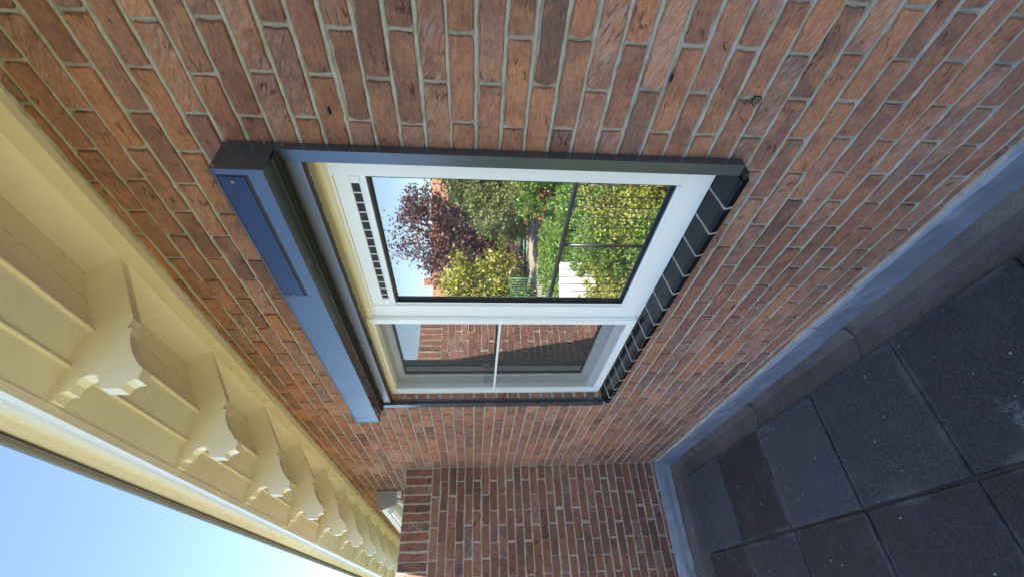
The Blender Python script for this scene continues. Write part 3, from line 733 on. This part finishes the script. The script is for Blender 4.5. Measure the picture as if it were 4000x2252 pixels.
for i, (az, d, h, rx) in enumerate(((42.6, 19, 1.45, 1.5), (45.2, 19.6, 1.3, 1.5), (47.6, 20.2, 1.3, 1.5), (50.0, 19.6, 1.2, 1.4), (44, 23.5, 1.3, 1.7), (47, 24, 1.25, 1.6), (50.4, 24, 1.2, 1.5), (53.4, 21, 1.3, 1.5), (40.2, 15.6, 1.5, 1.3), (43.6, 15.2, 1.3, 1.3), (47.4, 15.6, 1.3, 1.3))):
    plant('leafy_shrub', 'bright green leafy shrub on the near side of the path', 'shrub', az, d, h, rx, L_bright, 4000, .13, 20+i, 'leafy shrubs by the path')
for i, (az, d, h, rx) in enumerate(((36.5, 10.6, 2.3, 1.2), (39.4, 10.8, 2.2, 1.0), (43.0, 10.4, 2.1, 1.0), (46.6, 10.9, 2.2, 1.0), (56.0, 11.5, 2.3, 1.1), (41.5, 8.9, 1.6, .8), (45.6, 9.0, 1.5, .8), (37.7, 8.6, 1.5, .8), (50.0, 11.6, 1.75, .8), (50.0, 9.4, 1.25, .75), (54.3, 9.4, 1.3, .75), (39.6, 7.7, 1.1, .7), (43.6, 7.7, 1.1, .7), (47.8, 8.0, 1.0, .7), (52.2, 8.0, .9, .7))):
    plant('hedge_shrub', 'yellow-green shrub with small pale flowers in the row behind the balustrade', 'shrub', az, d, h, rx, L_yellow if i % 3 else L_bright, 6500, .08, 40+i, 'yellow-green shrubs behind the balustrade')
for i, (az, d, h) in enumerate(((38.6, 19.6, 3.3), (41.2, 20.4, 2.9))):
    e = plant('flowering_shrub', ('taller green shrub dotted with orange-red flowers below the dark tree', 'lower green shrub dotted with orange-red flowers at the path end')[i], 'shrub', az, d, h, 1.2, L_bright, 5000, .14, 60+i, 'orange flowering shrubs')
    p = e.location; leaves('flower', [(p.x, p.y, p.z+h*.62, 1.25, 1.25, h*.36)], 90, .13, L_flower, e, 70+i, clump=.08)
# ring of trees added to block low sky light on wall and soffit
belt = []; rb = random.Random(5)
for a_ in list(range(-75, 35, 7))+[60, 66, 72, 78]:
    q = polar(a_+rb.uniform(-2, 2), rb.uniform(30, 42)); hh = rb.uniform(7, 11)
    for _ in range(3): belt.append((q.x+rb.uniform(-2, 2), q.y+rb.uniform(-2, 2), GZ+hh*rb.uniform(.35, .6), rb.uniform(2.4, 3.6), rb.uniform(2.4, 3.6), hh*rb.uniform(.35, .48)))
tag(leaves('sky_blocking_trees', belt, 24000, .62, L_dark, None, 90), 'belt of green trees added around the garden to block low sky light', 'trees', kind='stuff')
# far house
u = Vector((-math.sin(rad(46)), -math.cos(rad(46)), 0)); pv = Vector((u.y, -u.x, 0))
hc = polar(46, 54); hs = empty('far_house', hc); tag(hs, 'brick house with orange tiled roof behind the trees, reflected in the pane', 'house')
def hp(a, b, z): return hc+pv*a+u*b+Vector((0, 0, z))
HM = plain('red_house_brick', (.36, .17, .11)); 
mesh('wall', [hp(a, b, z) for a in (-13, 13) for b in (0, 8) for z in (-.2, 8.0)], [(0, 1, 3, 2), (4, 6, 7, 5), (0, 4, 5, 1), (2, 3, 7, 6), (1, 5, 7, 3)], HM, hs)
def rooftile():
    s = NT('orange_pantile'); P = s.pos(); sp = s.n('SeparateXYZ', {0: P})
    wv = s.math('SINE', s.math('MULTIPLY', sp.outputs[2], 40.)); n = s.noise(P, 1.5, 4)
    s.bump(wv, .8, .05); return s.base(s.mix(s.step(n, .4, .7, 0., .5), (.42, .165, .09), (.30, .12, .075)), .8)
rf = mesh('roof', [hp(-13.6, -.5, 7.9), hp(13.6, -.5, 7.9), hp(13.6, 4, 10.25), hp(-13.6, 4, 10.25), hp(-13.6, 8.5, 7.9), hp(13.6, 8.5, 7.9)], [(0, 1, 2, 3), (3, 2, 5, 4), (0, 3, 4), (1, 5, 2), (0, 4, 5, 1)], rooftile(), hs)
mesh('chimney', [hp(a, b, z) for a in (6.0, 6.9) for b in (3.6, 4.4) for z in (9.9, 11.3)], [(0, 1, 3, 2), (4, 6, 7, 5), (0, 4, 5, 1), (2, 3, 7, 6), (1, 5, 7, 3)], HM, rf)
for a in (-10, -7, -4, -1, 2, 5, 8, 11):
    f = mesh('window', [hp(a+s_*.7, b, z) for s_ in (-1, 1) for b in (-.06, .02) for z in (5.6, 7.2)], [(0, 1, 3, 2), (4, 6, 7, 5), (0, 4, 5, 1), (2, 3, 7, 6), (1, 5, 7, 3), (0, 2, 6, 4)], M_pvc, hs)
    mesh('pane', [hp(a-.58, -.065, 5.72), hp(a+.58, -.065, 5.72), hp(a+.58, -.065, 7.08), hp(a-.58, -.065, 7.08)], [(0, 1, 2, 3)], M_glass, f)
# green gate
def frame_axes(az): uu = Vector((-math.sin(rad(az)), -math.cos(rad(az)), 0)); return uu, Vector((uu.y, -uu.x, 0))
gc = polar(53.0, 27); gu, gp = frame_axes(53); gt = empty('garden_gate', gc); tag(gt, 'green metal gate of upright bars, reflected in the pane', 'gate')
for s_ in (-.62, .62): tube('post', [gc+gp*s_+Vector((0, 0, -.1)), gc+gp*s_+Vector((0, 0, 2.62))], .045, M_green, gt, 8)
for z in (.25, 2.45): tube('rail', [gc-gp*.62+Vector((0, 0, z)), gc+gp*.62+Vector((0, 0, z))], .03, M_green, gt, 8)
for i in range(7):
    q = -.465+.155*i; tube('bar', [gc+gp*q+Vector((0, 0, .25)), gc+gp*q+Vector((0, 0, 2.45))], .018, M_green, gt, 6)
# green bench
bc = polar(47.8, 38); bu, bp_ = frame_axes(47.8); bn = empty('garden_bench', bc); tag(bn, 'long green metal bench by the path, reflected in the pane', 'bench')
for zz, off in ((.95, .25), (.75, .22), (.48, .1), (.47, -.1), (.46, -.25)): tube('slat', [bc-bp_*1.6+bu*off+Vector((0, 0, zz)), bc+bp_*1.6+bu*off+Vector((0, 0, zz))], .035, M_green, bn, 6)
for q in (-1.5, 0, 1.5):
    for off, top in ((-.25, .46), (.25, 1.0)): tube('leg', [bc+bp_*q+bu*off+Vector((0, 0, -.05)), bc+bp_*q+bu*off+Vector((0, 0, top))], .03, M_green, bn, 6)
# white garden wall of boards
wc = polar(52.3, 16.2); wu, wp = frame_axes(52.3); wb = empty('white_fence', wc); tag(wb, 'low white board fence among the shrubs, reflected in the pane', 'fence')
M_wht = plain('white_fence_paint', (.80, .79, .76), .6)
for i in range(9):
    z0 = .12+i*.155
    mesh('board', [wc+wp*a+wu*b+Vector((0, 0, z)) for a in (-.85, .75) for b in (0, .022) for z in (z0, z0+.145)], [(0, 1, 3, 2), (4, 6, 7, 5), (0, 4, 5, 1), (2, 3, 7, 6), (1, 5, 7, 3), (0, 2, 6, 4)], M_wht, wb)
for q in (-.8, 0, .7): tube('post', [wc+wp*q+wu*.05+Vector((0, 0, -.1)), wc+wp*q+wu*.05+Vector((0, 0, 1.55))], .035, M_wht, wb, 8)
